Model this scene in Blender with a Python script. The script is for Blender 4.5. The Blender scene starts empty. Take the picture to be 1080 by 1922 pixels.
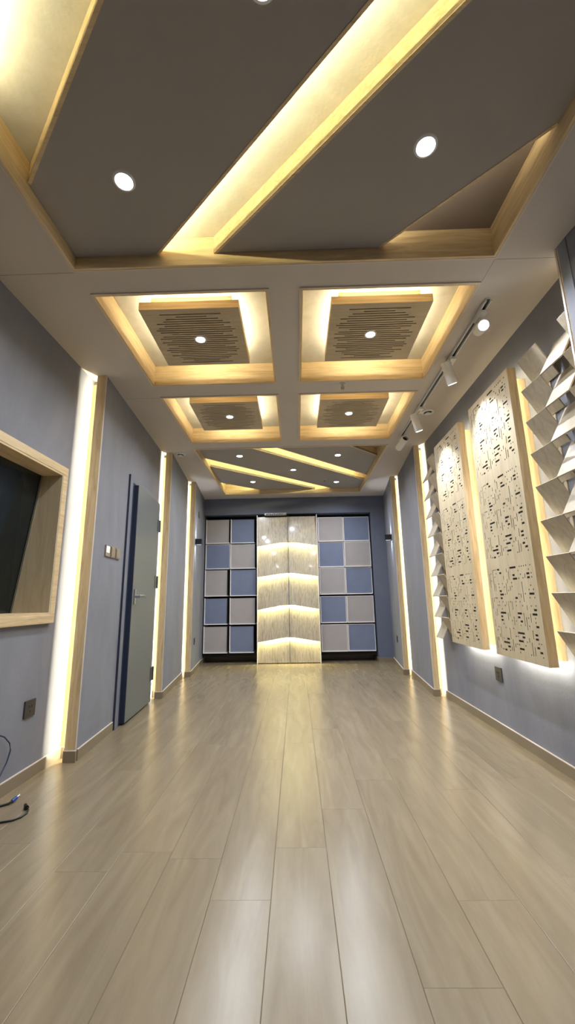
import bpy, math, random
from mathutils import Vector, Matrix
random.seed(7)
sc = bpy.context.scene
COL = sc.collection
ZC = 2.75          # ceiling frame height
ZD = 2.92          # deep ceiling above the coffers

# ------------------------------------------------------------ materials
def new_mat(name):
    m = bpy.data.materials.new(name); m.use_nodes = True
    nt = m.node_tree; b = nt.nodes['Principled BSDF']
    return m, nt, b
def plain(name, col, rough=.6, metal=0, emit=None, es=0, coat=0):
    m, nt, b = new_mat(name)
    b.inputs['Base Color'].default_value = (*col, 1)
    b.inputs['Roughness'].default_value = rough
    b.inputs['Metallic'].default_value = metal
    b.inputs['Coat Weight'].default_value = coat
    if emit:
        b.inputs['Emission Color'].default_value = (*emit, 1)
        b.inputs['Emission Strength'].default_value = es
    return m
def ramp(nt, cols):
    r = nt.nodes.new('ShaderNodeValToRGB')
    e = r.color_ramp.elements
    e[0].position, e[0].color = cols[0][0], (*cols[0][1], 1)
    e[1].position, e[1].color = cols[-1][0], (*cols[-1][1], 1)
    for p, c in cols[1:-1]:
        k = e.new(p); k.color = (*c, 1)
    return r
def wood(name, axis, dark, mid, light, rough=.5, coat=0, stretch=14, scale=1.6, bump=.08):
    m, nt, b = new_mat(name)
    tc = nt.nodes.new('ShaderNodeTexCoord'); mp = nt.nodes.new('ShaderNodeMapping')
    s = [stretch]*3; s[axis] = 1.0
    mp.inputs['Scale'].default_value = [k*scale for k in s]
    nt.links.new(tc.outputs['Object'], mp.inputs['Vector'])
    n = nt.nodes.new('ShaderNodeTexNoise'); n.inputs['Scale'].default_value = 1.5
    n.inputs['Detail'].default_value = 6; n.inputs['Roughness'].default_value = .6
    n.inputs['Distortion'].default_value = 1.2
    nt.links.new(mp.outputs[0], n.inputs['Vector'])
    n2 = nt.nodes.new('ShaderNodeTexNoise'); n2.inputs['Scale'].default_value = 9
    n2.inputs['Detail'].default_value = 3
    nt.links.new(mp.outputs[0], n2.inputs['Vector'])
    mx = nt.nodes.new('ShaderNodeMath'); mx.operation = 'MULTIPLY_ADD'
    mx.inputs[1].default_value = .25; nt.links.new(n2.outputs['Fac'], mx.inputs[0]); nt.links.new(n.outputs['Fac'], mx.inputs[2])
    r = ramp(nt, [(.42, dark), (.60, mid), (.80, light)])
    nt.links.new(mx.outputs[0], r.inputs[0]); nt.links.new(r.outputs[0], b.inputs['Base Color'])
    b.inputs['Roughness'].default_value = rough; b.inputs['Coat Weight'].default_value = coat
    b.inputs['Coat Roughness'].default_value = .06
    bp = nt.nodes.new('ShaderNodeBump'); bp.inputs['Strength'].default_value = bump; bp.inputs['Distance'].default_value = .002
    nt.links.new(mx.outputs[0], bp.inputs['Height']); nt.links.new(bp.outputs[0], b.inputs['Normal'])
    return m
def plaster(name, c1, c2, rough=.85, scale=2.2, bump=.25):
    m, nt, b = new_mat(name)
    tc = nt.nodes.new('ShaderNodeTexCoord'); mp = nt.nodes.new('ShaderNodeMapping')
    mp.inputs['Scale'].default_value = (1, 1, .45)
    nt.links.new(tc.outputs['Object'], mp.inputs['Vector'])
    n = nt.nodes.new('ShaderNodeTexNoise'); n.inputs['Scale'].default_value = scale; n.inputs['Detail'].default_value = 8
    n.inputs['Roughness'].default_value = .65; n.inputs['Distortion'].default_value = .6
    nt.links.new(mp.outputs[0], n.inputs['Vector'])
    r = ramp(nt, [(.3, c1), (.7, c2)]); nt.links.new(n.outputs['Fac'], r.inputs[0])
    nt.links.new(r.outputs[0], b.inputs['Base Color']); b.inputs['Roughness'].default_value = rough
    f = nt.nodes.new('ShaderNodeTexNoise'); f.inputs['Scale'].default_value = 60; f.inputs['Detail'].default_value = 4
    nt.links.new(tc.outputs['Object'], f.inputs['Vector'])
    bp = nt.nodes.new('ShaderNodeBump'); bp.inputs['Strength'].default_value = bump; bp.inputs['Distance'].default_value = .003
    nt.links.new(f.outputs['Fac'], bp.inputs['Height']); nt.links.new(bp.outputs[0], b.inputs['Normal'])
    return m
def fabric(name, c1, c2):
    m, nt, b = new_mat(name)
    tc = nt.nodes.new('ShaderNodeTexCoord')
    w = nt.nodes.new('ShaderNodeTexNoise'); w.inputs['Scale'].default_value = 3; w.inputs['Detail'].default_value = 3
    nt.links.new(tc.outputs['Object'], w.inputs['Vector'])
    r = ramp(nt, [(.3, c1), (.7, c2)]); nt.links.new(w.outputs['Fac'], r.inputs[0])
    nt.links.new(r.outputs[0], b.inputs['Base Color']); b.inputs['Roughness'].default_value = .9
    v = nt.nodes.new('ShaderNodeTexVoronoi'); v.inputs['Scale'].default_value = 260
    nt.links.new(tc.outputs['Object'], v.inputs['Vector'])
    bp = nt.nodes.new('ShaderNodeBump'); bp.inputs['Strength'].default_value = .3; bp.inputs['Distance'].default_value = .001
    nt.links.new(v.outputs['Distance'], bp.inputs['Height']); nt.links.new(bp.outputs[0], b.inputs['Normal'])
    return m

PD, PM, PL = (.50, .36, .19), (.64, .485, .275), (.74, .585, .37)
WX = wood('pine_grain_across', 0, PD, PM, PL)
WY = wood('pine_grain_along', 1, PD, PM, PL)
WZ = wood('pine_grain_upright', 2, PD, PM, PL)
LITWZ = wood('led_tinted_pine_upright', 2, (.50, .37, .16), (.63, .49, .22), (.71, .57, .29))  # same pine with the yellow of the LED light put into its colour
OAKX = wood('pale_oak_across', 0, (.40, .32, .20), (.47, .385, .25), (.53, .44, .30), rough=.45, stretch=9)
OAKZ = wood('pale_oak_upright', 2, (.42, .34, .22), (.49, .405, .27), (.55, .465, .32), rough=.38, stretch=9)
FINW = wood('pale_ash_fins', 2, (.31, .265, .20), (.38, .33, .25), (.44, .385, .30), rough=.4, stretch=8)
GLOSSW = wood('glossy_zebra_wood', 2, (.30, .25, .18), (.46, .40, .31), (.58, .52, .43), rough=.28, coat=1.0, stretch=16, scale=2.4, bump=.03)
BLUEP = plaster('blue_grey_plaster', (.185, .19, .225), (.25, .255, .29))
BACKP = plaster('slate_blue_plaster', (.125, .145, .21), (.16, .18, .25))
CEILP = plaster('taupe_ceiling_paint', (.52, .475, .44), (.56, .515, .475), scale=1.2, bump=.06)
DEEPP = plaster('cream_plaster', (.56, .55, .50), (.66, .65, .60), scale=9, bump=.3)
PANELP = plaster('grey_ceiling_panel_paint', (.32, .298, .28), (.345, .322, .303), scale=1.5, bump=.05)
CREAM = plain('cream_edging', (.62, .54, .47), .5)
WHITE = plain('white_enamel', (.75, .75, .75), .35)
WHITED = plain('white_laminate', (.86, .82, .80), .4)
BLACK = plain('black_plastic', (.012, .012, .014), .45)
DARK = plain('dark_void', (.01, .008, .006), .9)
BROWN = plain('dark_bronze_plate', (.045, .04, .038), .35)
SWITCH = plain('brushed_bronze_plate', (.30, .26, .24), .3, .6)
STEEL = plain('brushed_steel', (.55, .56, .57), .28, 1)
HINGE = plain('dark_steel', (.16, .165, .18), .4, .7)
DOORM = plain('grey_green_door_paint', (.135, .15, .158), .38)
FRAMEM = plain('navy_grey_frame_paint', (.16, .175, .23), .4)
FRAMED = plain('navy_rebate', (.02, .028, .06), .5)
TAUPEF = fabric('taupe_fabric', (.40, .375, .385), (.45, .425, .435))
BLUEF = fabric('blue_fabric', (.18, .215, .33), (.215, .255, .38))
CABLEB = plain('black_rubber_cable', (.012, .010, .010), .4)
CABLEN = plain('navy_cable', (.015, .03, .09), .35)
PLUGB = plain('blue_plug', (.02, .07, .32), .25)
LEDM = plain('warm_led_diffuser', (.8, .75, .6), .5, emit=(1, .80, .42), es=6)
LEDW = plain('neutral_led_diffuser', (.8, .8, .7), .5, emit=(1, .90, .66), es=10)
LAMPM = plain('cool_lamp_lens', (.8, .85, .9), .4, emit=(.80, .90, 1.0), es=30)
SCREEN = plain('lit_display', (.5, .5, .4), .3, emit=(.95, 1, .75), es=1.0)
COPPER = plain('brass_head', (.35, .28, .18), .3, 1)
DARKROOM = plain('dark_room_paint', (.012, .016, .02), .7)

m, nt, b = new_mat('tinted_window_glass'); GLASS = m
b.inputs['Base Color'].default_value = (.10, .14, .15, 1); b.inputs['Roughness'].default_value = .02
b.inputs['Transmission Weight'].default_value = .9; b.inputs['IOR'].default_value = 1.45

# floor: satin oak laminate, one tone per plank
m, nt, b = new_mat('satin_oak_laminate'); FLOORM = m
tc = nt.nodes.new('ShaderNodeTexCoord'); mp = nt.nodes.new('ShaderNodeMapping'); mp.inputs['Scale'].default_value = (9, 1, 1)
at = nt.nodes.new('ShaderNodeAttribute'); at.attribute_name = 'tone'; at.attribute_type = 'GEOMETRY'
ad = nt.nodes.new('ShaderNodeVectorMath'); ad.operation = 'ADD'
nt.links.new(tc.outputs['Object'], mp.inputs['Vector']); nt.links.new(mp.outputs[0], ad.inputs[0])
ms = nt.nodes.new('ShaderNodeVectorMath'); ms.operation = 'SCALE'; ms.inputs['Scale'].default_value = 37
nt.links.new(at.outputs['Vector'], ms.inputs[0]); nt.links.new(ms.outputs[0], ad.inputs[1])
n = nt.nodes.new('ShaderNodeTexNoise'); n.inputs['Scale'].default_value = 1.7; n.inputs['Detail'].default_value = 7; n.inputs['Roughness'].default_value = .6; n.inputs['Distortion'].default_value = .8
nt.links.new(ad.outputs[0], n.inputs['Vector'])
r = ramp(nt, [(.3, (.195, .150, .092)), (.55, (.232, .183, .115)), (.75, (.262, .209, .134))])
nt.links.new(n.outputs['Fac'], r.inputs[0])
hs = nt.nodes.new('ShaderNodeHueSaturation'); nt.links.new(r.outputs[0], hs.inputs['Color'])
ma = nt.nodes.new('ShaderNodeMath'); ma.operation = 'MULTIPLY_ADD'; ma.inputs[1].default_value = .07; ma.inputs[2].default_value = .965
nt.links.new(at.outputs['Fac'], ma.inputs[0]); nt.links.new(ma.outputs[0], hs.inputs['Value'])
nt.links.new(hs.outputs[0], b.inputs['Base Color'])
b.inputs['Roughness'].default_value = .36
rr = nt.nodes.new('ShaderNodeMath'); rr.operation = 'MULTIPLY_ADD'; rr.inputs[1].default_value = .08; rr.inputs[2].default_value = .21
b.inputs['Specular IOR Level'].default_value = .75
nt.links.new(n.outputs['Fac'], rr.inputs[0]); nt.links.new(rr.outputs[0], b.inputs['Roughness'])
BASEM = plain('baseboard_laminate', (.245, .195, .13), .42)

# ------------------------------------------------------------ mesh helpers
class MB:
    def __init__(s): s.v = []; s.f = []
    def add(s, vs, fs):
        k = len(s.v); s.v += [tuple(v) for v in vs]; s.f += [tuple(i+k for i in f) for f in fs]; return s
    def box(s, x0, x1, y0, y1, z0, z1):
        x0, x1 = sorted((x0, x1)); y0, y1 = sorted((y0, y1)); z0, z1 = sorted((z0, z1))
        return s.add([(x0,y0,z0),(x1,y0,z0),(x1,y1,z0),(x0,y1,z0),(x0,y0,z1),(x1,y0,z1),(x1,y1,z1),(x0,y1,z1)],
                     [(0,3,2,1),(4,5,6,7),(0,1,5,4),(1,2,6,5),(2,3,7,6),(3,0,4,7)])
    def prism(s, poly, z0, z1):
        n = len(poly)
        ar = sum(poly[i][0]*poly[(i+1)%n][1]-poly[(i+1)%n][0]*poly[i][1] for i in range(n))
        if ar < 0: poly = poly[::-1]
        return s.add([(x,y,z0) for x,y in poly]+[(x,y,z1) for x,y in poly],
                     [tuple(range(n-1,-1,-1)), tuple(range(n,2*n))]+[(i,(i+1)%n,(i+1)%n+n,i+n) for i in range(n)])
    def hexa(s, a, b):      # two matching quads a, b -> solid
        return s.add(list(a)+list(b), [(0,3,2,1),(4,5,6,7),(0,1,5,4),(1,2,6,5),(2,3,7,6),(3,0,4,7)])
    def tube(s, p0, p1, r, n=24, r1=None, caps=True):
        p0, p1 = Vector(p0), Vector(p1); d = (p1-p0).normalized()
        a = d.orthogonal().normalized(); c = d.cross(a); r1 = r if r1 is None else r1
        vs = [p0+(a*math.cos(t)+c*math.sin(t))*r for t in [2*math.pi*i/n for i in range(n)]]
        vs += [p1+(a*math.cos(t)+c*math.sin(t))*r1 for t in [2*math.pi*i/n for i in range(n)]]
        fs = [(i,(i+1)%n,(i+1)%n+n,i+n) for i in range(n)]
        if caps: fs += [tuple(range(n-1,-1,-1)), tuple(range(n,2*n))]
        return s.add(vs, fs)
    def lathe(s, c, prof, axis=(0,0,1), n=32):       # prof: (radius, height along axis)
        c = Vector(c); d = Vector(axis).normalized(); a = d.orthogonal().normalized(); e = d.cross(a)
        vs = []; fs = []
        for r, h in prof:
            vs += [c+d*h+(a*math.cos(2*math.pi*i/n)+e*math.sin(2*math.pi*i/n))*r for i in range(n)]
        for k in range(len(prof)-1):
            fs += [(k*n+i, k*n+(i+1)%n, (k+1)*n+(i+1)%n, (k+1)*n+i) for i in range(n)]
        return s.add(vs, fs)
    def sweep(s, pts, r, n=10):
        pts = [Vector(p) for p in pts]; rings = []
        for i, p in enumerate(pts):
            d = (pts[min(i+1,len(pts)-1)]-pts[max(i-1,0)]).normalized()
            a = d.cross(Vector((0,0,1)));
            if a.length < .1: a = d.cross(Vector((1,0,0)))
            a.normalize(); c = d.cross(a)
            rings += [p+(a*math.cos(2*math.pi*k/n)+c*math.sin(2*math.pi*k/n))*r for k in range(n)]
        fs = []
        for i in range(len(pts)-1):
            fs += [(i*n+k, i*n+(k+1)%n, (i+1)*n+(k+1)%n, (i+1)*n+k) for k in range(n)]
        fs += [tuple(range(n-1,-1,-1)), tuple((len(pts)-1)*n+k for k in range(n))]
        return s.add(rings, fs)
    def build(s, name, mat, parent=None, bevel=0, smooth=False):
        me = bpy.data.meshes.new(name)
        inv = Matrix(); k_ = parent
        while k_: inv = Matrix.Translation(-k_.location) @ inv; k_ = k_.parent
        me.from_pydata([inv @ Vector(v) for v in s.v], [], s.f); me.materials.append(mat)
        import bmesh
        bm = bmesh.new(); bm.from_mesh(me); bmesh.ops.recalc_face_normals(bm, faces=bm.faces); bm.to_mesh(me); bm.free()
        o = bpy.data.objects.new(name, me); COL.objects.link(o)
        if parent:
            o.parent = parent
        if bevel:
            md = o.modifiers.new('soft_edge', 'BEVEL'); md.width = bevel; md.segments = 2; md.limit_method = 'ANGLE'
        if smooth:
            for p in me.polygons: p.use_smooth = True
            try: me.set_sharp_from_angle(angle=math.radians(35))
            except Exception: pass
        return o
def thing(name, label, cat, loc, group=None):
    o = bpy.data.objects.new(name, None); COL.objects.link(o); o.location = loc; o.empty_display_size = .05
    o['label'] = label; o['category'] = cat
    if group: o['group'] = group
    return o
def tag(o, label, cat, group=None):
    o['label'] = label; o['category'] = cat
    if group: o['group'] = group
    return o
def struct(name, mb, mat, bevel=0, parent=None):
    o = mb.build(name, mat, parent, bevel); 
    if not parent: o['kind'] = 'structure'
    return o
def area(name, loc, direc, along, ln, w, power, col, spread=180):
    l = bpy.data.lights.new(name, 'AREA'); l.shape = 'RECTANGLE'; l.size = ln; l.size_y = w
    l.energy = power; l.color = col; l.spread = math.radians(spread)
    o = bpy.data.objects.new(name, l); COL.objects.link(o)
    z = -Vector(direc).normalized(); x = Vector(along).normalized(); x = (x - z*x.dot(z)).normalized(); y = z.cross(x)
    M = Matrix((x, y, z)).transposed().to_4x4(); M.translation = Vector(loc); o.matrix_world = M
    return o
def disk(name, loc, direc, d, power, col, spread=120):
    o = area(name, loc, direc, Vector(direc).orthogonal(), d, d, power, col, spread); o.data.shape = 'DISK'; return o
def spot(name, loc, direc, power, col, ang, blend=.5, rad=.02):
    l = bpy.data.lights.new(name, 'SPOT'); l.energy = power; l.color = col; l.spot_size = math.radians(ang); l.spot_blend = blend; l.shadow_soft_size = rad
    o = bpy.data.objects.new(name, l); COL.objects.link(o)
    o.matrix_world = Matrix.Translation(Vector(loc)) @ Vector(direc).to_track_quat('-Z', 'Y').to_matrix().to_4x4()
    return o
WARM = (1.0, .94, .70); NEARSLOT = (1.0, .89, .46); WARMW = (1.0, .91, .62); LEMON = (1.0, .92, .46); COOL = (.88, .93, 1.0)
P_WALL, P_BOX, P_SLOT, P_PANEL, P_CHEV, P_DOWN, P_SPOT = 10.5, 1.2, 1.5, .55, 4.5, 9.5, 52.0

# ------------------------------------------------------------ floor
mb = MB(); tones = []
rows = {}
seam = {-2: 1.635, -1: 1.935, 0: 2.248, 1: 1.313, 2: 1.63}
for k in range(-9, 9):
    x0 = .10 + .21*k; x1 = x0+.21
    s0 = seam.get(k, random.uniform(0, 1.25))
    y = s0 - 1.255*4
    while y < 7.5:
        a, c = max(y, -1.8), min(y+1.255, 7.5)
        if c > a:
            g = .0004; ch = .0014; q = [(x0+g,a+g),(x1-g,a+g),(x1-g,c-g),(x0+g,c-g)]
            q2 = [(x0+g+ch,a+g),(x1-g-ch,a+g),(x1-g-ch,c-g),(x0+g+ch,c-g)]
            kf = len(mb.f)
            mb.add([(px,py,-.0009) for px,py in q]+[(px,py,0) for px,py in q2], [(4,5,6,7),(0,1,5,4),(1,2,6,5),(2,3,7,6),(3,0,4,7)])
            t = random.random(); tones += [t]*5
        y += 1.255
mb.add([(-2.2,-1.8,-.004),(2.2,-1.8,-.004),(2.2,7.6,-.004),(-2.2,7.6,-.004)], [(0,1,2,3)]); tones.append(0)
me = bpy.data.meshes.new('floor'); me.from_pydata(mb.v, [], mb.f); me.materials.append(FLOORM)
a_ = me.attributes.new('tone', 'FLOAT', 'FACE')
for i, t in enumerate(tones): a_.data[i].value = t
o = bpy.data.objects.new('floor', me); COL.objects.link(o); o['kind'] = 'structure'
struct('floor', MB().box(-2.2, 2.2, -1.8, 7.6, -.12, -.006), DARK)

# ------------------------------------------------------------ ceiling shell
mb = MB()
def cz(x0, x1, y0, y1): mb.box(x0, x1, y0, y1, ZC, ZD+.02)
cz(-2.2, 2.2, -1.8, -.6)
cz(-2.2, -1.162, -.6, 1.841); cz(1.086, 2.2, -.6, 1.841)
cz(-2.2, 2.2, 1.841, 2.02)
for y0, y1 in ((2.02, 3.05), (3.25, 4.31)):
    cz(-2.2, -1.15, y0, y1); cz(-.13, .06, y0, y1); cz(1.08, 2.2, y0, y1)
cz(-2.2, 2.2, 3.05, 3.25); cz(-2.2, 2.2, 4.31, 4.50)
cz(-2.2, -1.172, 4.50, 6.62); cz(1.10, 2.2, 4.50, 6.62)
cz(-2.2, 2.2, 6.62, 7.6)
struct('ceiling', mb, CEILP)
struct('ceiling', MB().box(-2.2, 2.2, -1.8, 7.6, ZD, ZD+.12), DEEPP)

def liner(name, label, x0, x1, y0, y1, grp):
    t = thing(name, label, 'ceiling frame', ((x0+x1)/2, (y0+y1)/2, ZC), grp)
    th = .014; zb = ZC-.006; e = .0005
    MB().box(x0, x1, y0, y0+th, zb, ZD-e).build('side_board', WX, t, .0015)
    MB().box(x0, x1, y1-th, y1, zb, ZD-e).build('side_board', WX, t, .0015)
    MB().box(x0, x0+th, y0+th, y1-th, zb, ZD-e).build('side_board', WY, t, .0015)
    MB().box(x1-th, x1, y0+th, y1-th, zb, ZD-e).build('side_board', WY, t, .0015)
    m2 = MB(); w = .007; zt = ZC-.007
    m2.box(x0-w, x1+w, y0-w, y0, zt, ZC); m2.box(x0-w, x1+w, y1, y1+w, zt, ZC); m2.box(x0-w, x0, y0, y1, zt, ZC); m2.box(x1, x1+w, y0, y1, zt, ZC)
    m2.build('edge_trim', CREAM, t)
    return t
G = 'timber frames lining the ceiling recesses'
liner('ceiling_recess_frame', 'large timber frame around the angled grey ceiling panels nearest the camera', -1.162, 1.086, -.6, 1.841, G)
liner('ceiling_recess_frame', 'square timber lined ceiling recess, front left of the four with slotted boxes', -1.15, -.13, 2.02, 3.05, G)
liner('ceiling_recess_frame', 'square timber lined ceiling recess beside the spotlight track, front right of four', .06, 1.08, 2.02, 3.05, G)
liner('ceiling_recess_frame', 'square timber lined ceiling recess, back left of the four with slotted boxes', -1.15, -.13, 3.25, 4.31, G)
liner('ceiling_recess_frame', 'square timber lined ceiling recess, back right of the four, near the smaller spotlights', .06, 1.08, 3.25, 4.31, G)
liner('ceiling_recess_frame', 'timber frame around the angled ceiling panels above the far patterned wall', -1.172, 1.10, 4.50, 6.62, G)

struct('trim_3', MB().box(-1.60, -1.17, 1.858, 1.860, ZC-.0006, ZC-.0001).box(1.094, 1.52, 1.858, 1.860, ZC-.0006, ZC-.0001).box(1.090, 1.092, 1.86, 2.012, ZC-.0006, ZC-.0001).box(-1.48, -1.16, 3.262, 3.264, ZC-.0006, ZC-.0001), plain('joint_filler', (.22, .19, .165), .9))  # thin brown lines marking the ceiling joints
# --- slotted box hanging in each square recess
SLOTS = [(-.197,.192,-.259),(-.102,.097,-.236),(-.171,.168,-.215),(-.196,.193,-.192),(-.245,.239,-.171),(-.2,.195,-.148),(-.243,.24,-.126),(-.267,.267,-.105),(-.248,.241,-.083),(-.173,.175,-.061),(-.244,.238,-.037),(-.27,.265,-.016),(-.197,.191,.007),(-.268,.264,.027),(-.243,.239,.05),(-.173,.168,.072),(-.243,.241,.094),(-.267,.262,.116),(-.245,.24,.138),(-.173,.167,.16),(-.246,.24,.183),(-.197,.191,.205),(-.177,.168,.227),(-.1,.095,.247),(-.198,.192,.271)]
def holed(u0, u1, v0, v1, holes, depth, fn):
    """flat sheet with rectangular holes and hole walls; fn(u,v,d) -> xyz, d = depth behind the face"""
    us = sorted({u0, u1, *[round(h[0],5) for h in holes], *[round(h[1],5) for h in holes]})
    vs = sorted({v0, v1, *[round(h[2],5) for h in holes], *[round(h[3],5) for h in holes]})
    m_ = MB(); idx = {}
    def vid(u, v, d):
        k = (u, v, d)
        if k not in idx: idx[k] = len(m_.v); m_.v.append(tuple(fn(u, v, d)))
        return idx[k]
    for j in range(len(vs)-1):
        vm = (vs[j]+vs[j+1])/2
        hs_ = [h for h in holes if h[2] < vm < h[3]]
        run = None
        cells = [not any(h[0] < (us[i]+us[i+1])/2 < h[1] for h in hs_) for i in range(len(us)-1)]
        i = 0
        while i < len(cells):
            if cells[i]:
                k = i
                while k+1 < len(cells) and cells[k+1]: k += 1
                m_.f.append((vid(us[i],vs[j],0), vid(us[k+1],vs[j],0), vid(us[k+1],vs[j+1],0), vid(us[i],vs[j+1],0)))
                i = k+1
            else: i += 1
    for a, c, d, e in holes:
        p = [vid(a,d,0), vid(c,d,0), vid(c,e,0), vid(a,e,0)]; q = [vid(a,d,depth), vid(c,d,depth), vid(c,e,depth), vid(a,e,depth)]
        for k in range(4): m_.f.append((p[k], p[(k+1)%4], q[(k+1)%4], q[k]))
    return m_
BOXES = {}
def slotted_box(cx, cy, label):
    zb, zt = 2.79, 2.845; hx, hy = .315, .31
    t = thing('slotted_ceiling_box', label, 'ceiling panel', (cx, cy, zb), 'slotted timber boxes in the square ceiling recesses')
    holes = [(a, b_, y-.0042, y+.0042) for a, b_, y in SLOTS]
    holed(-hx, hx, -hy, hy, holes, .005, lambda u, v, d: (cx+u, cy+v, zb+d)).build('slotted_face', OAKX, t)
    MB().box(cx-hx+.013, cx+hx-.013, cy-hy+.013, cy+hy-.013, zb+.005, zb+.008).build('backing', DARK, t)
    m2 = MB(); th = .012
    m2.box(cx-hx, cx+hx, cy-hy, cy-hy+th, zb+.0003, zt); m2.box(cx-hx, cx+hx, cy+hy-th, cy+hy, zb+.0003, zt)
    m2.box(cx-hx, cx-hx+th, cy-hy+th, cy+hy-th, zb+.0003, zt); m2.box(cx+hx-th, cx+hx, cy-hy+th, cy+hy-th, zb+.0003, zt)
    m2.box(cx-hx+th, cx+hx-th, cy-hy+th, cy+hy-th, zt-.01, zt-.0004)
    m2.build('side_board', WX, t)
    n_ = .055
    nk = MB().box(cx-hx+n_, cx+hx-n_, cy-hy+n_, cy+hy-n_, zt, ZD).build('neck', WX, t)
    zl = zt+.012
    L = MB()
    L.box(cx-hx+n_-.006, cx+hx-n_+.006, cy-hy+n_-.008, cy-hy+n_, zl-.005, zl+.005); L.box(cx-hx+n_-.006, cx+hx-n_+.006, cy+hy-n_, cy+hy-n_+.008, zl-.005, zl+.005)
    L.box(cx-hx+n_-.008, cx-hx+n_, cy-hy+n_, cy+hy-n_, zl-.005, zl+.005); L.box(cx+hx-n_, cx+hx-n_+.008, cy-hy+n_, cy+hy-n_, zl-.005, zl+.005)
    L.build('led_strip', LEDW, nk)
    for dx, dy in ((1,0),(-1,0),(0,1),(0,-1)):
        px, py = cx+dx*(hx-n_+.012), cy+dy*(hy-n_+.012)
        area('led_light', (px, py, zl), (dx*.8, dy*.8, .6), (dy, dx, 0), .5, .008, P_BOX*(.55 if dx else 1), WARMW)
    return t
slotted_box(-.64, 2.52, 'slotted timber ceiling box with a round lamp, front left of the four')
slotted_box(.57, 2.52, 'slotted timber ceiling box with a round lamp, front right beside the spotlight track')
slotted_box(-.64, 3.76, 'slotted timber ceiling box with a round lamp, back left of the four')
slotted_box(.57, 3.76, 'slotted timber ceiling box with a round lamp, back right of the four')

# --- angled grey panels
def clip(poly, a, b_, c):      # keep a*x+b*y+c >= 0
    out = []
    for i in range(len(poly)):
        p, q = poly[i], poly[(i+1) % len(poly)]
        fp, fq = a*p[0]+b_*p[1]+c, a*q[0]+b_*q[1]+c
        if fp >= 0: out.append(p)
        if (fp >= 0) != (fq >= 0):
            t = fp/(fp-fq); out.append((p[0]+(q[0]-p[0])*t, p[1]+(q[1]-p[1])*t))
    return out
def above(poly, s, c): return clip(poly, -s, 1, -c)     # y >= s x + c
def below(poly, s, c): return clip(poly, s, -1, c)
def seg_in(poly_bounds, s, c):                          # segment of line y = s x + c inside the tray rectangle
    x0, x1, y0, y1 = poly_bounds
    pts = []
    for x in (x0, x1):
        y = s*x+c
        if y0 <= y <= y1: pts.append((x, y))
    for y in (y0, y1):
        x = (y-c)/s
        if x0 < x < x1: pts.append((x, y))
    return sorted(pts)[:2] if len(pts) >= 2 else None
ZP = 2.815
def grey_panel(label, rect, lo, hi, fascia=None, led=None, power=1.0, tint=None):
    """panel between lines lo and hi (slope, intercept); fascia/led: which edge line carries the wood face / hidden LED"""
    x0, x1, y0, y1 = rect
    poly = [(x0,y0),(x1,y0),(x1,y1),(x0,y1)]
    if lo: poly = above(poly, *lo)
    if hi: poly = below(poly, *hi)
    cx = sum(p[0] for p in poly)/len(poly); cy = sum(p[1] for p in poly)/len(poly)
    t = thing('angled_ceiling_panel', label, 'ceiling panel', (cx, cy, ZP), 'angled grey ceiling panels')
    MB().prism(poly, ZP, ZP+.022).build('panel_board', PANELP, t)
    for line, sgn in ((lo, 1), (hi, -1)):
        if not line: continue
        s, c = line; sg = seg_in(rect, s, c)
        if not sg: continue
        n_ = Vector((-s, 1)).normalized()*sgn        # points into the panel
        (ax, ay), (bx_, by_) = sg
        if fascia is line:
            q = [(ax,ay),(bx_,by_),(bx_+n_.x*.014,by_+n_.y*.014),(ax+n_.x*.014,ay+n_.y*.014)]
            MB().prism(q, ZP-.003, ZD-.001).build('edge_board', WX, t)
        else:
            q = [(ax,ay),(bx_,by_),(bx_+n_.x*.012,by_+n_.y*.012),(ax+n_.x*.012,ay+n_.y*.012)]
            MB().prism([(p[0]-n_.x*.001,p[1]-n_.y*.001) for p in q], ZP-.002, ZP+.03).build('edge_board', WX, t)
            if led is line:
                off = .035
                q = [(ax+n_.x*off,ay+n_.y*off),(bx_+n_.x*off,by_+n_.y*off),(bx_+n_.x*(off+.01),by_+n_.y*(off+.01)),(ax+n_.x*(off+.01),ay+n_.y*(off+.01))]
                MB().prism(q, ZP+.022, ZP+.034).build('led_strip', LEDW, t)
                ln = math.hypot(bx_-ax, by_-ay)
                mid = Vector(((ax+bx_)/2+n_.x*off, (ay+by_)/2+n_.y*off, ZP+.040))
                area('led_light', mid, (-n_.x*.75, -n_.y*.75, .66), (bx_-ax, by_-ay, 0), ln*.97, .008, P_SLOT*ln*power, tint or WARMW)
    return t
R1 = (-1.146, 1.07, -.585, 1.825)
sA = -.938
# near tray; lines y = s x + c
eA1 = (-.946, 1.426-.946*1.15); eA0 = (-.946, eA1[1]-.30)
eB0 = (sA, 1.83-.938*.705); eB1 = (sA, 1.83-.938*.41)
eC = (-.933, 1.83+.933*.475)
grey_panel('grey ceiling panel at the top left edge of the picture, beyond the leftmost lit slot', R1, None, eA0, None, eA0, 1.0, NEARSLOT)
grey_panel('large grey ceiling panel between the two wide lit slots nearest the camera', R1, eA1, eB0, eA1, eB0, 1.35, NEARSLOT)
grey_panel('large grey ceiling panel with one lamp, right of the wide lit slot nearest the camera', R1, eB1, eC, eB1, eC, .07)
struct('ceiling', MB().prism(above([(-1.147,-.58),(1.071,-.58),(1.071,1.826),(-1.147,1.826)], *eC), ZD-.004, ZD-.0005), plain('brown_recess_sheet', (.24, .19, .16), .8))  # thin brown sheet set under the deep ceiling in this triangle
R2 = (-1.155, 1.083, 4.517, 6.603)
f0 = (.93, 4.03); f1u = (.93, 4.874); f1l = (.91, 5.14); f2u = (.906, 6.046); f2l = (.86, 6.305); f3 = (.84, 7.095)
grey_panel('angled grey panel with one lamp at the near right of the far ceiling tray', R2, f0, f1u, f0, f1u, 1.5, LEMON)
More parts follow.
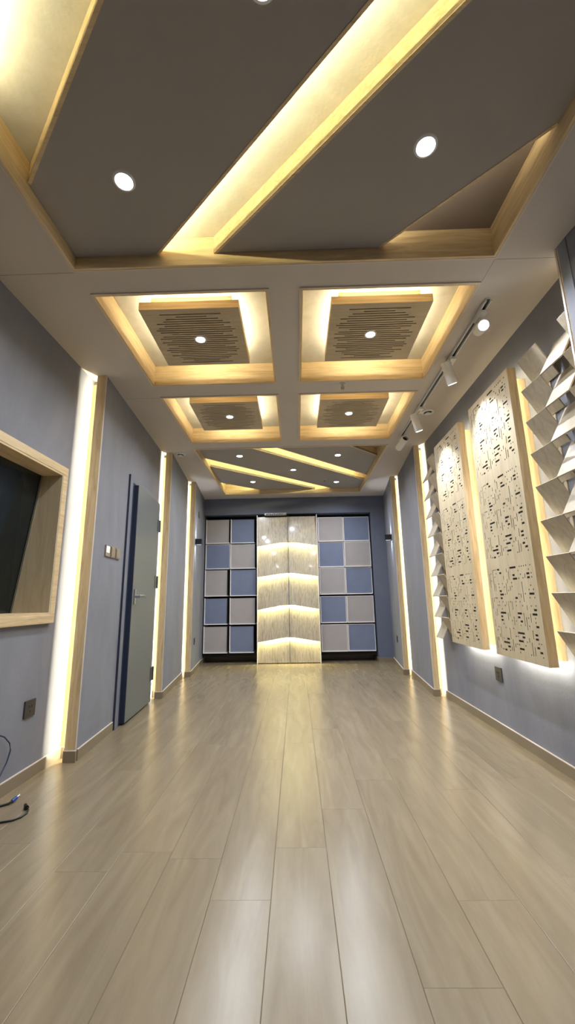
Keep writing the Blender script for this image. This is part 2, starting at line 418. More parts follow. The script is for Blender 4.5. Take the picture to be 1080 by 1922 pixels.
grey_panel('middle angled grey panel with three lamps in the far ceiling tray', R2, f1l, f2u, f1l, f2u, 1.5, LEMON)
grey_panel('angled grey panel with one lamp at the far left of the far ceiling tray', R2, f2l, f3, f2l, f3, 1.2, LEMON)

# ------------------------------------------------------------ walls
def bb(name, pts, side):
    """baseboard along plan points; side +1: thickness to +x of the wall line (left wall), -1: right wall"""
    m1, m2 = MB(), MB(); T = .012
    for (ax, ay), (bx_, by_) in zip(pts, pts[1:]):
        d = Vector((bx_-ax, by_-ay)).normalized(); n_ = Vector((d.y, -d.x))*side
        q = [(ax,ay),(bx_,by_),(bx_+n_.x*T,by_+n_.y*T),(ax+n_.x*T,ay+n_.y*T)]
        m1.prism(q, 0, .066); m2.prism(q, .066, .070)
    o = struct(name, m1, BASEM); m2.build('top_edge', CREAM, o)
def niche(sg, xo, xi, yf, xw, d, label, power=1.0):
    """LED post: outer / inner |x| of the face board, its y, the wall |x| beside it, d = +1 when the board faces the camera"""
    Y = lambda k: yf+d*k
    t = thing('wall_light_post', label, 'wall light', (sg*(xo+xi)/2, yf, 0), 'tall timber posts with a hidden light strip')
    MB().box(sg*xo, sg*xi, Y(0), Y(.02), 0, ZC).build('face_board', WZ, t, .0015)
    cb = MB().box(sg*(xo+.008), sg*(xi-.022), Y(.02), Y(.08), 0, ZC).build('core_board', WZ, t)
    MB().box(sg*(xi-.014), sg*(xw-.0005), Y(.08), Y(.098), 0, ZC-.035).build('inner_board', LITWZ, t)
    MB().box(sg*(xo-.003), sg*xo, Y(0), Y(.012), .07, ZC).build('edge_trim', CREAM, t)
    MB().box(sg*(xi-.022), sg*(xi-.018), Y(.046), Y(.056), .004, ZC-.004).build('led_strip', LEDM, cb)
    area('led_light', (sg*(xi-.017), Y(.051), ZC/2), (sg, -.9*d, 0), (0, 0, 1), ZC-.02, .004, P_WALL*power, WARM)
    m1 = MB().box(sg*(xo-.012), sg*xi, Y(-.012), Y(-.0003), 0, .066); o = struct('baseboard_left' if sg < 0 else 'baseboard_right', m1, BASEM)
    MB().box(sg*(xo-.012), sg*xi, Y(-.012), Y(-.0003), .066, .07).build('top_edge', CREAM, o)
    m1 = MB().box(sg*xi, sg*(xw-.012), Y(.068), Y(.08), 0, .066); o = struct('baseboard_left' if sg < 0 else 'baseboard_right', m1, BASEM)
    MB().box(sg*xi, sg*(xw-.012), Y(.068), Y(.08), .066, .07).build('top_edge', CREAM, o)
# left wall
XL = -1.60; OX = -1.84
wy0, wy1, wz0, wz1 = .95, 2.63, .935, 1.862
mb = MB(); mb.box(XL, OX, -1.8, 2.973, 0, wz0); mb.box(XL, OX, -1.8, 2.973, wz1, ZC+.1); mb.box(XL, OX, -1.8, wy0, wz0, wz1); mb.box(XL, OX, wy1, 2.973, wz0, wz1)
struct('wall_left', mb, BLUEP)
def lwall(p0, p1, xi, yend):
    (x0, y0), (x1, y1) = p0, p1
    struct('wall_left', MB().prism([(x0,y0+.02),(x1,y1),(OX,y1),(OX,y0+.098),(-(xi-.014),y0+.098),(-(xi-.014),y0+.08),(x0-.002,y0+.08)], 0, ZC), BLUEP)
lwall((-1.46, 2.875), (-1.582, 4.698), 1.53, 0)
lwall((-1.46, 4.60), (-1.592, 5.938), 1.53, 0)
lwall((-1.475, 5.84), (-1.585, 6.93), 1.545, 0)
struct('wall_left', MB().box(-1.585, OX, 6.93, 7.5, 0, ZC), BLUEP)
niche(-1, 1.46, 1.53, 2.875, 1.60, 1, 'glowing timber light post on the left wall, between the window and the grey door')
niche(-1, 1.46, 1.53, 4.60, 1.582, 1, 'glowing timber light post on the left wall, right beside the door hinges')
niche(-1, 1.475, 1.545, 5.84, 1.592, 1, 'glowing timber light post on the left wall, farthest from the camera')
bb('baseboard_left', [(-1.60,-1.8),(-1.60,2.955)], 1)
bb('baseboard_left', [(-1.4605,2.895),(-1.502,3.505)], 1)
bb('baseboard_left', [(-1.4605,4.62),(-1.590,5.92)], 1)
bb('baseboard_left', [(-1.4755,5.86),(-1.585,6.93),(-1.585,7.35)], 1)
# right wall
XR = 1.518
struct('wall_right', MB().box(XR, 1.84, 1.6, 4.648, 0, ZC), BLUEP)
def rwall(p0, p1, xi):
    (x0, y0), (x1, y1) = p0, p1
    struct('wall_right', MB().prism([(x0,y0+.02),(x1,y1),(1.84,y1),(1.84,y0+.098),(xi-.014,y0+.098),(xi-.014,y0+.08),(x0+.002,y0+.08)], 0, ZC), BLUEP)
rwall((1.41, 4.55), (1.523, 5.888), 1.468)
rwall((1.415, 5.79), (1.545, 6.93), 1.48)
struct('wall_right', MB().prism([(1.377,1.794),(1.50,.30),(1.50,-1.8),(1.84,-1.8),(1.84,1.6),(1.45,1.6),(1.45,1.734),(1.379,1.734)], 0, ZC), BLUEP)
niche(1, 1.41, 1.468, 4.55, XR, 1, 'glowing timber light post on the right wall, beside the far column of angled fins')
niche(1, 1.415, 1.48, 5.79, 1.523, 1, 'glowing timber light post on the right wall, farthest from the camera')
niche(1, 1.377, 1.447, 1.814, XR, -1, 'light post behind the near blue wall edge at the right edge of the picture', 1.0)
bb('baseboard_right', [(XR,1.7),(XR,4.63)], -1)
bb('baseboard_right', [(1.4105,4.57),(1.521,5.87)], -1)
bb('baseboard_right', [(1.4155,5.81),(1.545,6.93)], -1)
# back wall, pillar, beam, wall behind the camera
struct('wall_back', MB().box(-1.9, 1.9, 7.35, 7.5, 0, ZC), BACKP)
struct('wall_back', MB().box(1.31, 1.84, 6.93, 7.35, 0, ZC), BACKP)
struct('wall_back', MB().box(-1.584, 1.31, 6.93, 7.35, 2.465, ZC), BACKP)
struct('baseboard_back', MB().box(1.298, 1.53, 6.918, 6.93, 0, .066), BASEM)
struct('baseboard_back', MB().box(1.298, 1.31, 6.93, 7.35, 0, .066), BASEM)
struct('baseboard_back', MB().box(-1.57, 1.298, 7.335, 7.35, 0, .066), BASEM)
struct('wall_front', MB().box(-1.9, 1.9, -1.9, -1.8, 0, ZC), BLUEP)

# ------------------------------------------------------------ window on the left wall
w = thing('window_1', 'observation window', 'window', (XL, 1.8, .88)); 
for k in ('label', 'category'): del w[k]
w['kind'] = 'structure'
mb = MB(); fo = .055
for a in ((wy0-fo, wy1+fo, wz1, wz1+fo), (wy0-fo, wy1+fo, wz0-fo, wz0), (wy0-fo, wy0, wz0, wz1), (wy1, wy1+fo, wz0, wz1)):
    mb.box(XL+.03, XL, *a)
mb.build('window_frame', WY, w, .003)
mb = MB(); th = .012
mb.box(XL+.028, OX, wy0, wy1, wz1-th, wz1-.0003); mb.box(XL+.028, OX, wy0, wy1, wz0+.0003, wz0+th)
mb.box(XL+.028, OX, wy0, wy0+th, wz0+th, wz1-th)
mb.build('window_reveal', WY, w)
MB().box(XL+.028, OX, wy1-th, wy1-.0003, wz0+th, wz1-th).build('window_reveal', OAKZ, w)
def gp(xt, xb, t_):
    return MB().hexa([(xt,wy0+th,wz1-th),(xt,wy1-th,wz1-th),(xb,wy1-th,wz0+th),(xb,wy0+th,wz0+th)], [(xt-t_,wy0+th,wz1-th),(xt-t_,wy1-th,wz1-th),(xb-t_,wy1-th,wz0+th),(xb-t_,wy0+th,wz0+th)])
gp(-1.712, -1.812, .008).build('window_pane', GLASS, w)
mb = MB()
mb.hexa([(-1.709,wy1-th-.012,wz1-th),(-1.709,wy1-th,wz1-th),(-1.809,wy1-th,wz0+th),(-1.809,wy1-th-.012,wz0+th)], [(-1.713,wy1-th-.012,wz1-th),(-1.713,wy1-th,wz1-th),(-1.813,wy1-th,wz0+th),(-1.813,wy1-th-.012,wz0+th)])
mb.build('window_bead', BLACK, w)
mb = MB()
for k in (-.001, .010): mb.hexa([(-1.7075,wy1-th-k-.005,wz1-th-.002),(-1.7075,wy1-th-k,wz1-th-.002),(-1.8075,wy1-th-k,wz0+th+.002),(-1.8075,wy1-th-k-.005,wz0+th+.002)], [(-1.7087,wy1-th-k-.005,wz1-th-.002),(-1.7087,wy1-th-k,wz1-th-.002),(-1.8087,wy1-th-k,wz0+th+.002),(-1.8087,wy1-th-k-.005,wz0+th+.002)])
mb.build('sealing_line', STEEL, w)
mb = MB(); mb.box(-3.4, OX-.02, -.4, 4.2, -.02, 0); mb.box(-3.4, OX-.02, -.4, 4.2, ZC, ZC+.02); mb.box(-3.42, -3.4, -.4, 4.2, 0, ZC); mb.box(-3.4, OX-.02, -.42, -.4, 0, ZC); mb.box(-3.4, OX-.02, 4.2, 4.22, 0, ZC)
struct('wall_booth', mb, DARKROOM)

# ------------------------------------------------------------ door on the slanted left wall
dv = Vector((-1.582+1.46, 4.698-2.875, 0)).normalized(); nv = Vector((dv.y, -dv.x, 0))     # along the wall, into the room
base = Vector((-1.46, 2.875, 0))
def onwall(s, n_, z): return base+dv*s+nv*n_+Vector((0, 0, z))
def wbox(m_, s0, s1, n0, n1, z0, z1):
    c = [onwall(s, n_, z) for z in (z0, z1) for s, n_ in ((s0,n0),(s1,n0),(s1,n1),(s0,n1))]
    return m_.add(c, [(0,3,2,1),(4,5,6,7),(0,1,5,4),(1,2,6,5),(2,3,7,6),(3,0,4,7)])
sD = 3.53-2.875; eD = 4.47-2.875
dr = thing('door_1', 'x', 'door', onwall((sD+eD)/2, 0, 0))
for k in ('label', 'category'): del dr[k]
dr['kind'] = 'structure'
mb = MB(); wbox(mb, sD, sD+.075, .0005, .018, 0, 2.145); wbox(mb, eD-.04, eD, .0005, .018, 0, 2.145); wbox(mb, sD+.075, eD-.04, .0005, .018, 2.085, 2.145)
mb.build('door_frame', FRAMEM, dr, .002)
mb = MB(); wbox(mb, sD+.075, sD+.165, .0005, .012, .01, 2.085); wbox(mb, sD+.165, eD-.04, .0005, .012, 2.05, 2.085); wbox(mb, sD+.165, eD-.04, .0005, .012, 0, .012)
mb.build('door_seal', FRAMED, dr)
mb = MB(); wbox(mb, sD+.135, eD-.05, .012, .052, .014, 2.075); dl = mb.build('door_leaf', DOORM, dr, .003)
mb = MB(); wbox(mb, sD+.128, sD+.1345, .012, .050, .014, 2.075); wbox(mb, sD-.004, sD-.0003, .0005, .0175, 0, 2.145); mb.build('dark_edge_strip', FRAMED, dr)  # dark strips on the near edges of leaf and frame
for z in (.285, 1.21, 1.82):
    mb = MB(); wbox(mb, eD-.115, eD-.018, .0525, .0575, z-.065, z+.065); mb.tube(onwall(eD-.045, .062, z-.065), onwall(eD-.045, .062, z+.065), .008, 12)
    mb.build('hinge', HINGE, dl)
mb = MB(); wbox(mb, sD+.175, sD+.215, .0525, .06, .985, 1.115); hp = mb.build('handle_plate', STEEL, dl, .002)
mb = MB(); s_ = sD+.195
mb.tube(onwall(s_, .06, 1.055), onwall(s_, .105, 1.055), .016, 20); 
mb.sweep([onwall(s_, .10, 1.055), onwall(s_+.02, .112, 1.057), onwall(s_+.06, .115, 1.06), onwall(s_+.11, .112, 1.055), onwall(s_+.13, .108, 1.052)], .009)
mb.build('door_handle', STEEL, dl, smooth=True)

def wall_plate(name, label, cat, mat, pos, t_, n_, w_, h_, depth=.009, group=None, part=None):
    """small flat box; pos = centre on the wall, t_ = along the wall, n_ = out of the wall"""
    p = Vector(pos); t_ = Vector(t_).normalized(); n_ = Vector(n_).normalized(); u = Vector((0, 0, 1))
    t = thing(name, label, cat, p, group)
    def bx3(a, b_, c, d, e, f):
        return [p+t_*s+n_*k+u*z for z in (e, f) for s, k in ((a,c),(b_,c),(b_,d),(a,d))]
    F = [(0,3,2,1),(4,5,6,7),(0,1,5,4),(1,2,6,5),(2,3,7,6),(3,0,4,7)]
    cp = MB().add(bx3(-w_/2, w_/2, .0005, depth, -h_/2, h_/2), F).build('cover_plate', mat, t, .0015)
    if part: part(cp, bx3, F, depth)
    return t
def rocker(t, bx3, F, d):
    MB().add(bx3(-.036, .036, d, d+.003, -.036, .036), F).build('rocker', SWITCH, t, .001)
def display(t, bx3, F, d):
    MB().add(bx3(-.030, .022, d, d+.002, -.012, .036), F).build('screen', SCREEN, t)
def socket(t, bx3, F, d):
    m_ = MB()
    for a, z in ((-.012,.012),(.012,.012),(0,-.016)): m_.add(bx3(a-.002, a+.002, d, d+.0015, z-.006, z+.006), F)
    m_.build('socket_holes', BLACK, t)
gs = 'row of three bronze plates beside the door'
for k, (lab, pt, nm, ct) in enumerate((('square wall thermostat with a lit screen, nearest of three plates before the door', display, 'thermostat', 'thermostat'),
        ('bronze light switch in the middle of the three plates before the door', rocker, 'light_switch', 'light switch'),
        ('bronze light switch closest to the door frame, last of the three plates', rocker, 'light_switch', 'light switch'))):
    wall_plate(nm, lab, ct, SWITCH, onwall(.272+.105*k, 0, 1.397), dv, nv, .09, .088, .012, gs, pt)
wall_plate('wall_socket', 'dark power socket low on the left wall below the window', 'power socket', BROWN, (XL, 2.568, .398), (0,1,0), (1,0,0), .10, .095, .009, 'dark power sockets low on the walls', socket)
wall_plate('wall_socket', 'dark power socket on the right wall below the gap between the perforated panels', 'power socket', BROWN, (XR, 3.30, .425), (0,1,0), (-1,0,0), .10, .10, .009, 'dark power sockets low on the walls', socket)
def s4(y): return -1.475-(y-5.84)*.11/1.09
d4 = Vector((-.11, 1.09, 0)).normalized(); n4 = Vector((d4.y, -d4.x, 0))
def s3(y): return 1.415+(y-5.79)*.13/1.14
d3 = Vector((.13, 1.14, 0)).normalized(); n3 = Vector((-d3.y, d3.x, 0))
wall_plate('wall_socket', 'dark power socket low on the far left wall below the black wall lamp', 'power socket', BROWN, (s4(6.15), 6.15, .435), d4, n4, .09, .09, .009, 'dark power sockets low on the walls', socket)
wall_plate('wall_plate', 'dark plate high on the far left wall above the black wall lamp', 'wall plate', BROWN, (s4(6.25), 6.25, 2.33), d4, n4, .09, .09)
wall_plate('wall_socket', 'dark power socket low on the far right wall below the black wall lamp', 'power socket', BROWN, (s3(6.3), 6.3, .41), d3, n3, .09, .09, .009, 'dark power sockets low on the walls', socket)
def sconce(pos, t_, n_, label):
    p = Vector(pos); t_ = Vector(t_); n_ = Vector(n_)
    t = thing('wall_lamp', label, 'wall lamp', p, 'black cube wall lamps shining up and down')
    F = [(0,3,2,1),(4,5,6,7),(0,1,5,4),(1,2,6,5),(2,3,7,6),(3,0,4,7)]
    def bx3(a, b_, c, d, e, f): return [p+t_*s+n_*k+Vector((0,0,z)) for z in (e, f) for s, k in ((a,c),(b_,c),(b_,d),(a,d))]
    h = .04; m_ = MB()
    m_.add(bx3(-.05,.05,.001,.012,-h,h), F); m_.add(bx3(-.05,.05,.09,.10,-h,h), F); m_.add(bx3(-.05,-.04,.012,.09,-h,h), F); m_.add(bx3(.04,.05,.012,.09,-h,h), F)
    lbd = m_.build('lamp_body', BLACK, t)
    MB().add(bx3(-.04,.04,.012,.09,-.012,.012), F).build('lamp_core', LAMPM, lbd)
    for sg in (1, -1):
        spot('lamp_light', p+n_*.036+Vector((0,0,sg*.02)), Vector((0,0,sg))-n_*.10, 5.5, (.95,.95,1), 62, .6, .006)
sconce((s4(5.98), 5.98, 1.862), d4, n4, 'black cube wall lamp on the far left wall')
sconce((s3(6.17), 6.17, 1.90), d3, n3, 'black cube wall lamp on the far right wall')

# ------------------------------------------------------------ far wall: chevron door panels
cx0, cxl, cxr, yF = -.128, -.647, .362, 6.875
ch = thing('chevron_wall_panel', 'tall pale zebra wood panel with glowing chevron seams, centre of the far wall', 'wall panel', (cx0, yF, 0))
zc = [2.41, 1.968, 1.444, .926, .409, .012]; ze = [2.41, 1.892, 1.375, .843, .332, .012]
for k in range(5):
    for sd, xe in ((-1, cxl), (1, cxr)):
        xc = cx0+sd*.004; up = 0 if k == 0 else .035
        yt = yF+.058+(-.004 if up else 0); yb = yF
        if k == 4: yb = yF+.02
        q = [(xc, yt, zc[k]+up), (xe, yt, ze[k]+up), (xe, yb, ze[k+1]), (xc, yb, zc[k+1])]
        MB().hexa(q, [(x, y+.016, z) for x, y, z in q]).build('tilted_board', GLOSSW, ch, .001)
        if k < 4:
            a = Vector((xc, yF+.032, zc[k+1]+.022)); b_ = Vector((xe, yF+.032, ze[k+1]+.022)); mid = (a+b_)/2
            area('led_light', mid, (0, .25, -1), b_-a, (b_-a).length*.99, .008, P_CHEV, (1.0, .92, .40))
mb = MB()
mb.box(cxl-.012, cxl, yF-.01, 7.33, 0, 2.43); mb.box(cxr, cxr+.012, yF-.01, 7.33, 0, 2.43)
mb.build('side_board', WHITED, ch, .001)
MB().box(cx0-.003, cx0+.003, yF-.006, yF+.10, 0, 2.41).build('centre_strip', FRAMEM, ch)
MB().box(cxl, cxr, yF+.10, yF+.115, 0, 2.41).build('backing', WX, ch)
g = thing('air_grille', 'narrow white grille with black louvres under the beam above the wood panel', 'grille', (-.34, 6.86, 2.43))
MB().box(-.526, -.148, 6.862, 6.925, 2.432, 2.4645).build('grille_frame', WHITE, g, .002)
mb = MB(); x = -.495
while x < -.17:
    wd = random.uniform(.012, .03); mb.box(x, x+wd, 6.8605, 6.8625, 2.4325+random.uniform(0,.004), 2.452+random.uniform(-.006,.004)); x += wd+random.uniform(.003, .008)
mb.build('louvre', BLACK, g)

# checkerboard fabric blocks
ROWZ = [(1.972, 2.40), (1.532, 1.962), (1.075, 1.522), (.612, 1.048), (.158, .588)]
def block(x0, x1, z0, z1, yf, mat, label, gr, gap_r):
    t = thing('acoustic_block', label, 'acoustic panel', ((x0+x1)/2, yf, z0), gr)
    x1b = x1-gap_r; th = .015; D = 7.30
    m_ = MB(); m_.box(x0, x1b, yf, D, z0, z0+th); m_.box(x0, x0+th, yf, D, z0+th, z1)
    m_.build('white_rim', WHITED, t, .001)
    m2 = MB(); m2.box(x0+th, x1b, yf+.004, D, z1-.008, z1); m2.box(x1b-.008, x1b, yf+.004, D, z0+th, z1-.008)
    m2.build('upper_rim', WHITED if gap_r < .01 else DARK, t)  # rims beside wide gaps are coloured black to stand for shade
    q = [(x0+th, yf+.022, z0+th), (x1b-.008, yf+.022, z0+th), (x1b-.008, yf+.006, z1-.008), (x0+th, yf+.006, z1-.008)]
    MB().hexa(q, [(a, b_+.04, c) for a, b_, c in q]).build('fabric_face', mat, t)
names = ['top', 'second', 'middle', 'fourth', 'bottom']
for side in ('left', 'right'):
    cols = ((-1.562, -1.137), (-1.131, -.672)) if side == 'left' else ((.392, .826), (.833, 1.283))
    for c, (x0, x1) in enumerate(cols):
        for r_, (z0, z1) in enumerate(ROWZ):
            taupe = (r_+c) % 2 == 0
            place = ('outer' if (c == 0) == (side == 'left') else 'inner')
            lab = f"{'taupe' if taupe else 'blue'} fabric block, {names[r_]} row, {place} column, {side} of the chevron wood panel"
            gr_ = 0
            if side == 'left':
                gr_ = [.012, .006, .032, .032, .025][r_] if c == 0 else [.040, .028, .010, .025, .05][r_]
            block(x0, x1, z0, z1, 7.0 + (0 if taupe else .012), TAUPEF if taupe else BLUEF, lab, f'fabric blocks {side} of the chevron panel', gr_)
struct('gap_shade_backing', MB().box(-1.562, cxl-.014, 7.302, 7.333, .12, 2.42).box(cxr+.014, 1.283, 7.302, 7.333, .12, 2.42), DARK)  # black sheet put behind the blocks so their gaps read as shade
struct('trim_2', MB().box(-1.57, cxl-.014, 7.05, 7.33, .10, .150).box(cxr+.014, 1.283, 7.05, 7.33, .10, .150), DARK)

# ------------------------------------------------------------ perforated panels on the right wall
PH=[(0.209,0.285,0.567),(0.422,0.453,0.566),(0.4,0.428,0.542),(0.232,0.261,0.519),(0.208,0.261,0.496),(0.066,0.099,0.52),(0.067,0.095,0.497),(0.422,0.452,0.423),(0.4,0.45,0.4),(0.422,0.449,0.376),(0.231,0.261,0.377),(0.043,0.096,0.401),(0.04,0.071,0.307),(0.043,0.093,0.282),(0.399,0.473,0.281),(0.447,0.473,0.257),(0.445,0.475,0.234),(0.207,0.258,0.283),(0.23,0.26,0.259),(0.207,0.235,0.235),(0.041,0.071,0.212),(0.206,0.285,0.164),(0.205,0.237,0.141),(0.229,0.285,0.116),(0.064,0.094,0.165),(0.064,0.095,0.141),(0.395,0.428,0.116),(0.398,0.478,0.092),(0.396,0.428,0.068),(0.445,0.472,0.044),(0.231,0.286,0.069),(0.064,0.092,0.094),(0.039,0.069,0.07)]
PV=[(0.518,0.425,0.568),(0.567,0.447,0.544),(0.497,0.426,0.472),(0.376,0.497,0.521),(0.329,0.544,0.567),(0.306,0.493,0.547),(0.331,0.473,0.498),(0.354,0.401,0.473),(0.305,0.423,0.452),(0.117,0.495,0.521),(0.162,0.354,0.475),(0.187,0.378,0.403),(0.567,0.306,0.378),(0.544,0.353,0.378),(0.377,0.33,0.356),(0.353,0.26,0.356),(0.305,0.304,0.356),(0.139,0.306,0.333),(0.541,0.259,0.285),(0.519,0.259,0.306),(0.375,0.236,0.282),(0.305,0.209,0.262),(0.186,0.209,0.287),(0.162,0.187,0.262),(0.114,0.234,0.285),(0.567,0.186,0.234),(0.496,0.093,0.189),(0.376,0.118,0.188),(0.114,0.14,0.19),(0.517,0.119,0.141),(0.569,0.044,0.116),(0.544,0.093,0.117),(0.52,0.046,0.07),(0.354,0.046,0.117),(0.329,0.071,0.094),(0.378,0.046,0.071),(0.162,0.116,0.142),(0.138,0.043,0.119),(0.115,0.045,0.095)]
PDT=[(0.165,0.568),(0.141,0.568),(0.116,0.568),(0.092,0.569),(0.048,0.568),(0.07,0.544),(0.187,0.544),(0.164,0.52),(0.046,0.521),(0.046,0.498),(0.141,0.496),(0.188,0.496),(0.282,0.473),(0.282,0.449),(0.331,0.425),(0.378,0.448),(0.401,0.471),(0.449,0.471),(0.448,0.448),(0.496,0.519),(0.546,0.495),(0.472,0.542),(0.502,0.567),(0.486,0.567),(0.47,0.567),(0.547,0.543),(0.069,0.45),(0.093,0.425),(0.046,0.426),(0.138,0.402),(0.211,0.401),(0.093,0.378),(0.045,0.378),(0.092,0.33),(0.045,0.331),(0.259,0.33),(0.187,0.33),(0.258,0.354),(0.211,0.354),(0.329,0.353),(0.378,0.401),(0.399,0.329),(0.424,0.353),(0.472,0.353),(0.525,0.378),(0.51,0.378),(0.496,0.377),(0.495,0.33),(0.474,0.329),(0.447,0.305),(0.138,0.259),(0.067,0.259),(0.067,0.235),(0.282,0.235),(0.33,0.235),(0.234,0.212),(0.139,0.212),(0.329,0.187),(0.425,0.187),(0.447,0.21),(0.541,0.164),(0.52,0.186),(0.307,0.14),(0.282,0.141),(0.473,0.116),(0.187,0.117),(0.21,0.093),(0.306,0.093),(0.283,0.093),(0.066,0.118),(0.043,0.118),(0.161,0.046),(0.042,0.046),(0.281,0.046),(0.498,0.045),(0.484,0.045),(0.402,0.045)]
U = .0236
def perf(y0, label):
    xf, xb, z0, H_ = 1.38, 1.435, .61, 1.825
    t = thing('perforated_panel', label, 'acoustic panel', (xf, y0+.3, z0), 'perforated timber panels on the right wall')
    holes = []
    for k in range(3):
        v0 = k*.6083
        holes += [(a, b_, v+v0-.0062, v+v0+.0062) for a, b_, v in PH] + [(u-.0036, u+.0036, a+v0, b_+v0) for u, a, b_ in PV] + [(u-.0044, u+.0044, v+v0-.0044, v+v0+.0044) for u, v in PDT]
    # drop any overlap between holes so the sheet stays clean
    keep = []
    for h in sorted(holes, key=lambda h: -(h[1]-h[0])*(h[3]-h[2])):
        if all(h[1] < k_[0]-.0004 or h[0] > k_[1]+.0004 or h[3] < k_[2]-.0004 or h[2] > k_[3]+.0004 for k_ in keep): keep.append(h)
    holed(0, .6, 0, H_, keep, .003, lambda u, v, d: (xf+d, y0+u, z0+v)).build('perforated_face', OAKZ, t)
    MB().box(xf+.003, xf+.008, y0+.013, y0+.587, z0+.013, z0+H_-.013).build('black_fleece', DARK, t)
    m_ = MB(); th = .012
    m_.box(xf+.0003, xb, y0, y0+th, z0, z0+H_); m_.box(xf+.0003, xb, y0+.6-th, y0+.6, z0, z0+H_); m_.box(xf+.0003, xb, y0+th, y0+.6-th, z0, z0+th); m_.box(xf+.0003, xb, y0+th, y0+.6-th, z0+H_-th, z0+H_)
    m_.box(xb-.01, xb, y0+th, y0+.6-th, z0+th, z0+H_-th)
    pf = m_.build('panel_frame', WZ, t)
    i_ = .05
    MB().box(xb, XR-.0005, y0+i_, y0+.6-i_, z0+.025, z0+H_-i_).build('neck', WZ, t)
    xl = xb+.004; L = MB(); q_ = .022
    L.box(xb, xl, y0+q_-.005, y0+q_+.005, z0+q_, z0+H_-q_); L.box(xb, xl, y0+.6-q_-.005, y0+.6-q_+.005, z0+q_, z0+H_-q_)
    L.box(xb, xl, y0+q_+.005, y0+.6-q_-.005, z0+.006, z0+.016); L.box(xb, xl, y0+q_+.005, y0+.6-q_-.005, z0+H_-q_-.005, z0+H_-q_+.005)
    L.build('led_strip', LEDW, pf)
    xl += .002
    area('led_light', (xl, y0+q_, z0+H_/2), (1, -.3, 0), (0,0,1), H_-.05, .008, P_PANEL*1.8, WARMW)
    area('led_light', (xl, y0+.6-q_, z0+H_/2), (1, .3, 0), (0,0,1), H_-.05, .008, P_PANEL*1.8, WARMW)
    area('led_light', (xl, y0+.3, z0+.011), (1, 0, -.3), (0,1,0), .55, .008, P_PANEL*2.4, (.95, .96, .84))
    area('led_light', (xl, y0+.3, z0+H_-q_), (1, 0, .3), (0,1,0), .55, .008, P_PANEL*.45, WARMW)
perf(2.40, 'nearer of two tall perforated timber panels on the right wall')
perf(3.22, 'farther of two tall perforated timber panels on the right wall')

# ------------------------------------------------------------ angled fin diffusers
def fin(t, y0, y1, z, up):
    xo, xw, dz, th = 1.40, XR-.010, .196, .009
    a = Vector((xo, 0, z)); b_ = Vector((xw, 0, z+(dz if up else -dz)))
    d = (b_-a).normalized(); n_ = Vector((d.z, 0, -d.x))*th*(1 if up else -1)
    q = [(a.x,y0,a.z),(a.x,y1,a.z),(b_.x,y1,b_.z),(b_.x,y0,b_.z)]
    MB().hexa(q, [(x+abs(n_.x)*.9, y, zz+(-1 if up else 1)*.0+n_.z) for x, y, zz in q]).build('fin', FINW, t, .001)
def diffuser(label, strips):
    ys = [s[0] for s in strips]+[s[1] for s in strips]
    t = thing('fin_diffuser', label, 'acoustic diffuser', (1.40, (min(ys)+max(ys))/2, .61), 'columns of angled timber fins on the right wall')
    mr = MB()
    for y0, y1, up in strips: mr.box(XR-.008, XR-.0005, (y0+y1)/2-.012, (y0+y1)/2+.012, .63, 2.40)
    mr.build('mounting_rail', FINW, t)
    for y0, y1, up in strips:
        for k in range(10):
            if up and k == 0: continue
            if not up and k == 9: continue
            fin(t, y0+.001, y1-.001, 2.42-.2013*k, up)
diffuser('column of pale angled timber fins at the right edge of the picture', [(2.12, 2.318, False), (1.922, 2.12, True), (1.83, 1.92, False)])
diffuser('narrow column of pale angled timber fins beyond the farther perforated panel', [(4.13, 4.325, True), (3.93, 4.13, False)])

# ------------------------------------------------------------ ceiling lamps
def downlight(x, y, z, label, rad=.042, power=1.0):
    t = thing('downlight', label, 'ceiling light', (x, y, z), 'round recessed ceiling lamps')
    tr = MB().lathe((x, y, z), [(rad-.006, -.001), (rad-.004, -.005), (rad+.002, -.004), (rad+.006, -.0002)], n=36).build('trim_ring', WHITE, t, smooth=True)
    MB().lathe((x, y, z), [(0.0001, -.0012), (rad-.006, -.0012)], n=32).build('lens', LAMPM, tr)
    disk('lamp_light', (x, y, z-.009), (0, 0, -1), rad*1.5, P_DOWN*power, COOL, 150)
downlight(-.722, 1.432, ZP, 'bright round ceiling lamp in the grey panel at top left', .042, .75)
downlight(.570, 1.335, ZP, 'bright round ceiling lamp in the grey panel at top right', .042, .75)
downlight(-.065, .86, ZP, 'round ceiling lamp cut by the top edge of the picture', .042, .7)
for (x, y), w_ in zip(((-.634, 2.461+.055), (.549, 2.515), (-.629, 3.75), (.553, 3.74)), ('front left', 'front right beside the spotlight track', 'back left', 'back right')):
    downlight(x, y, 2.79, f'round lamp in the slotted ceiling box at {w_}', .036)
for x, y, w_ in ((-.696, 4.95, 'near left'), (.569, 5.0, 'near right'), (-.01, 5.57, 'centre'), (-.648, 6.125, 'far left'), (.665, 6.23, 'far right, next to the sprinkler')):
    downlight(x, y, ZP, f'small round lamp in the far ceiling tray, {w_}', .040, .8)

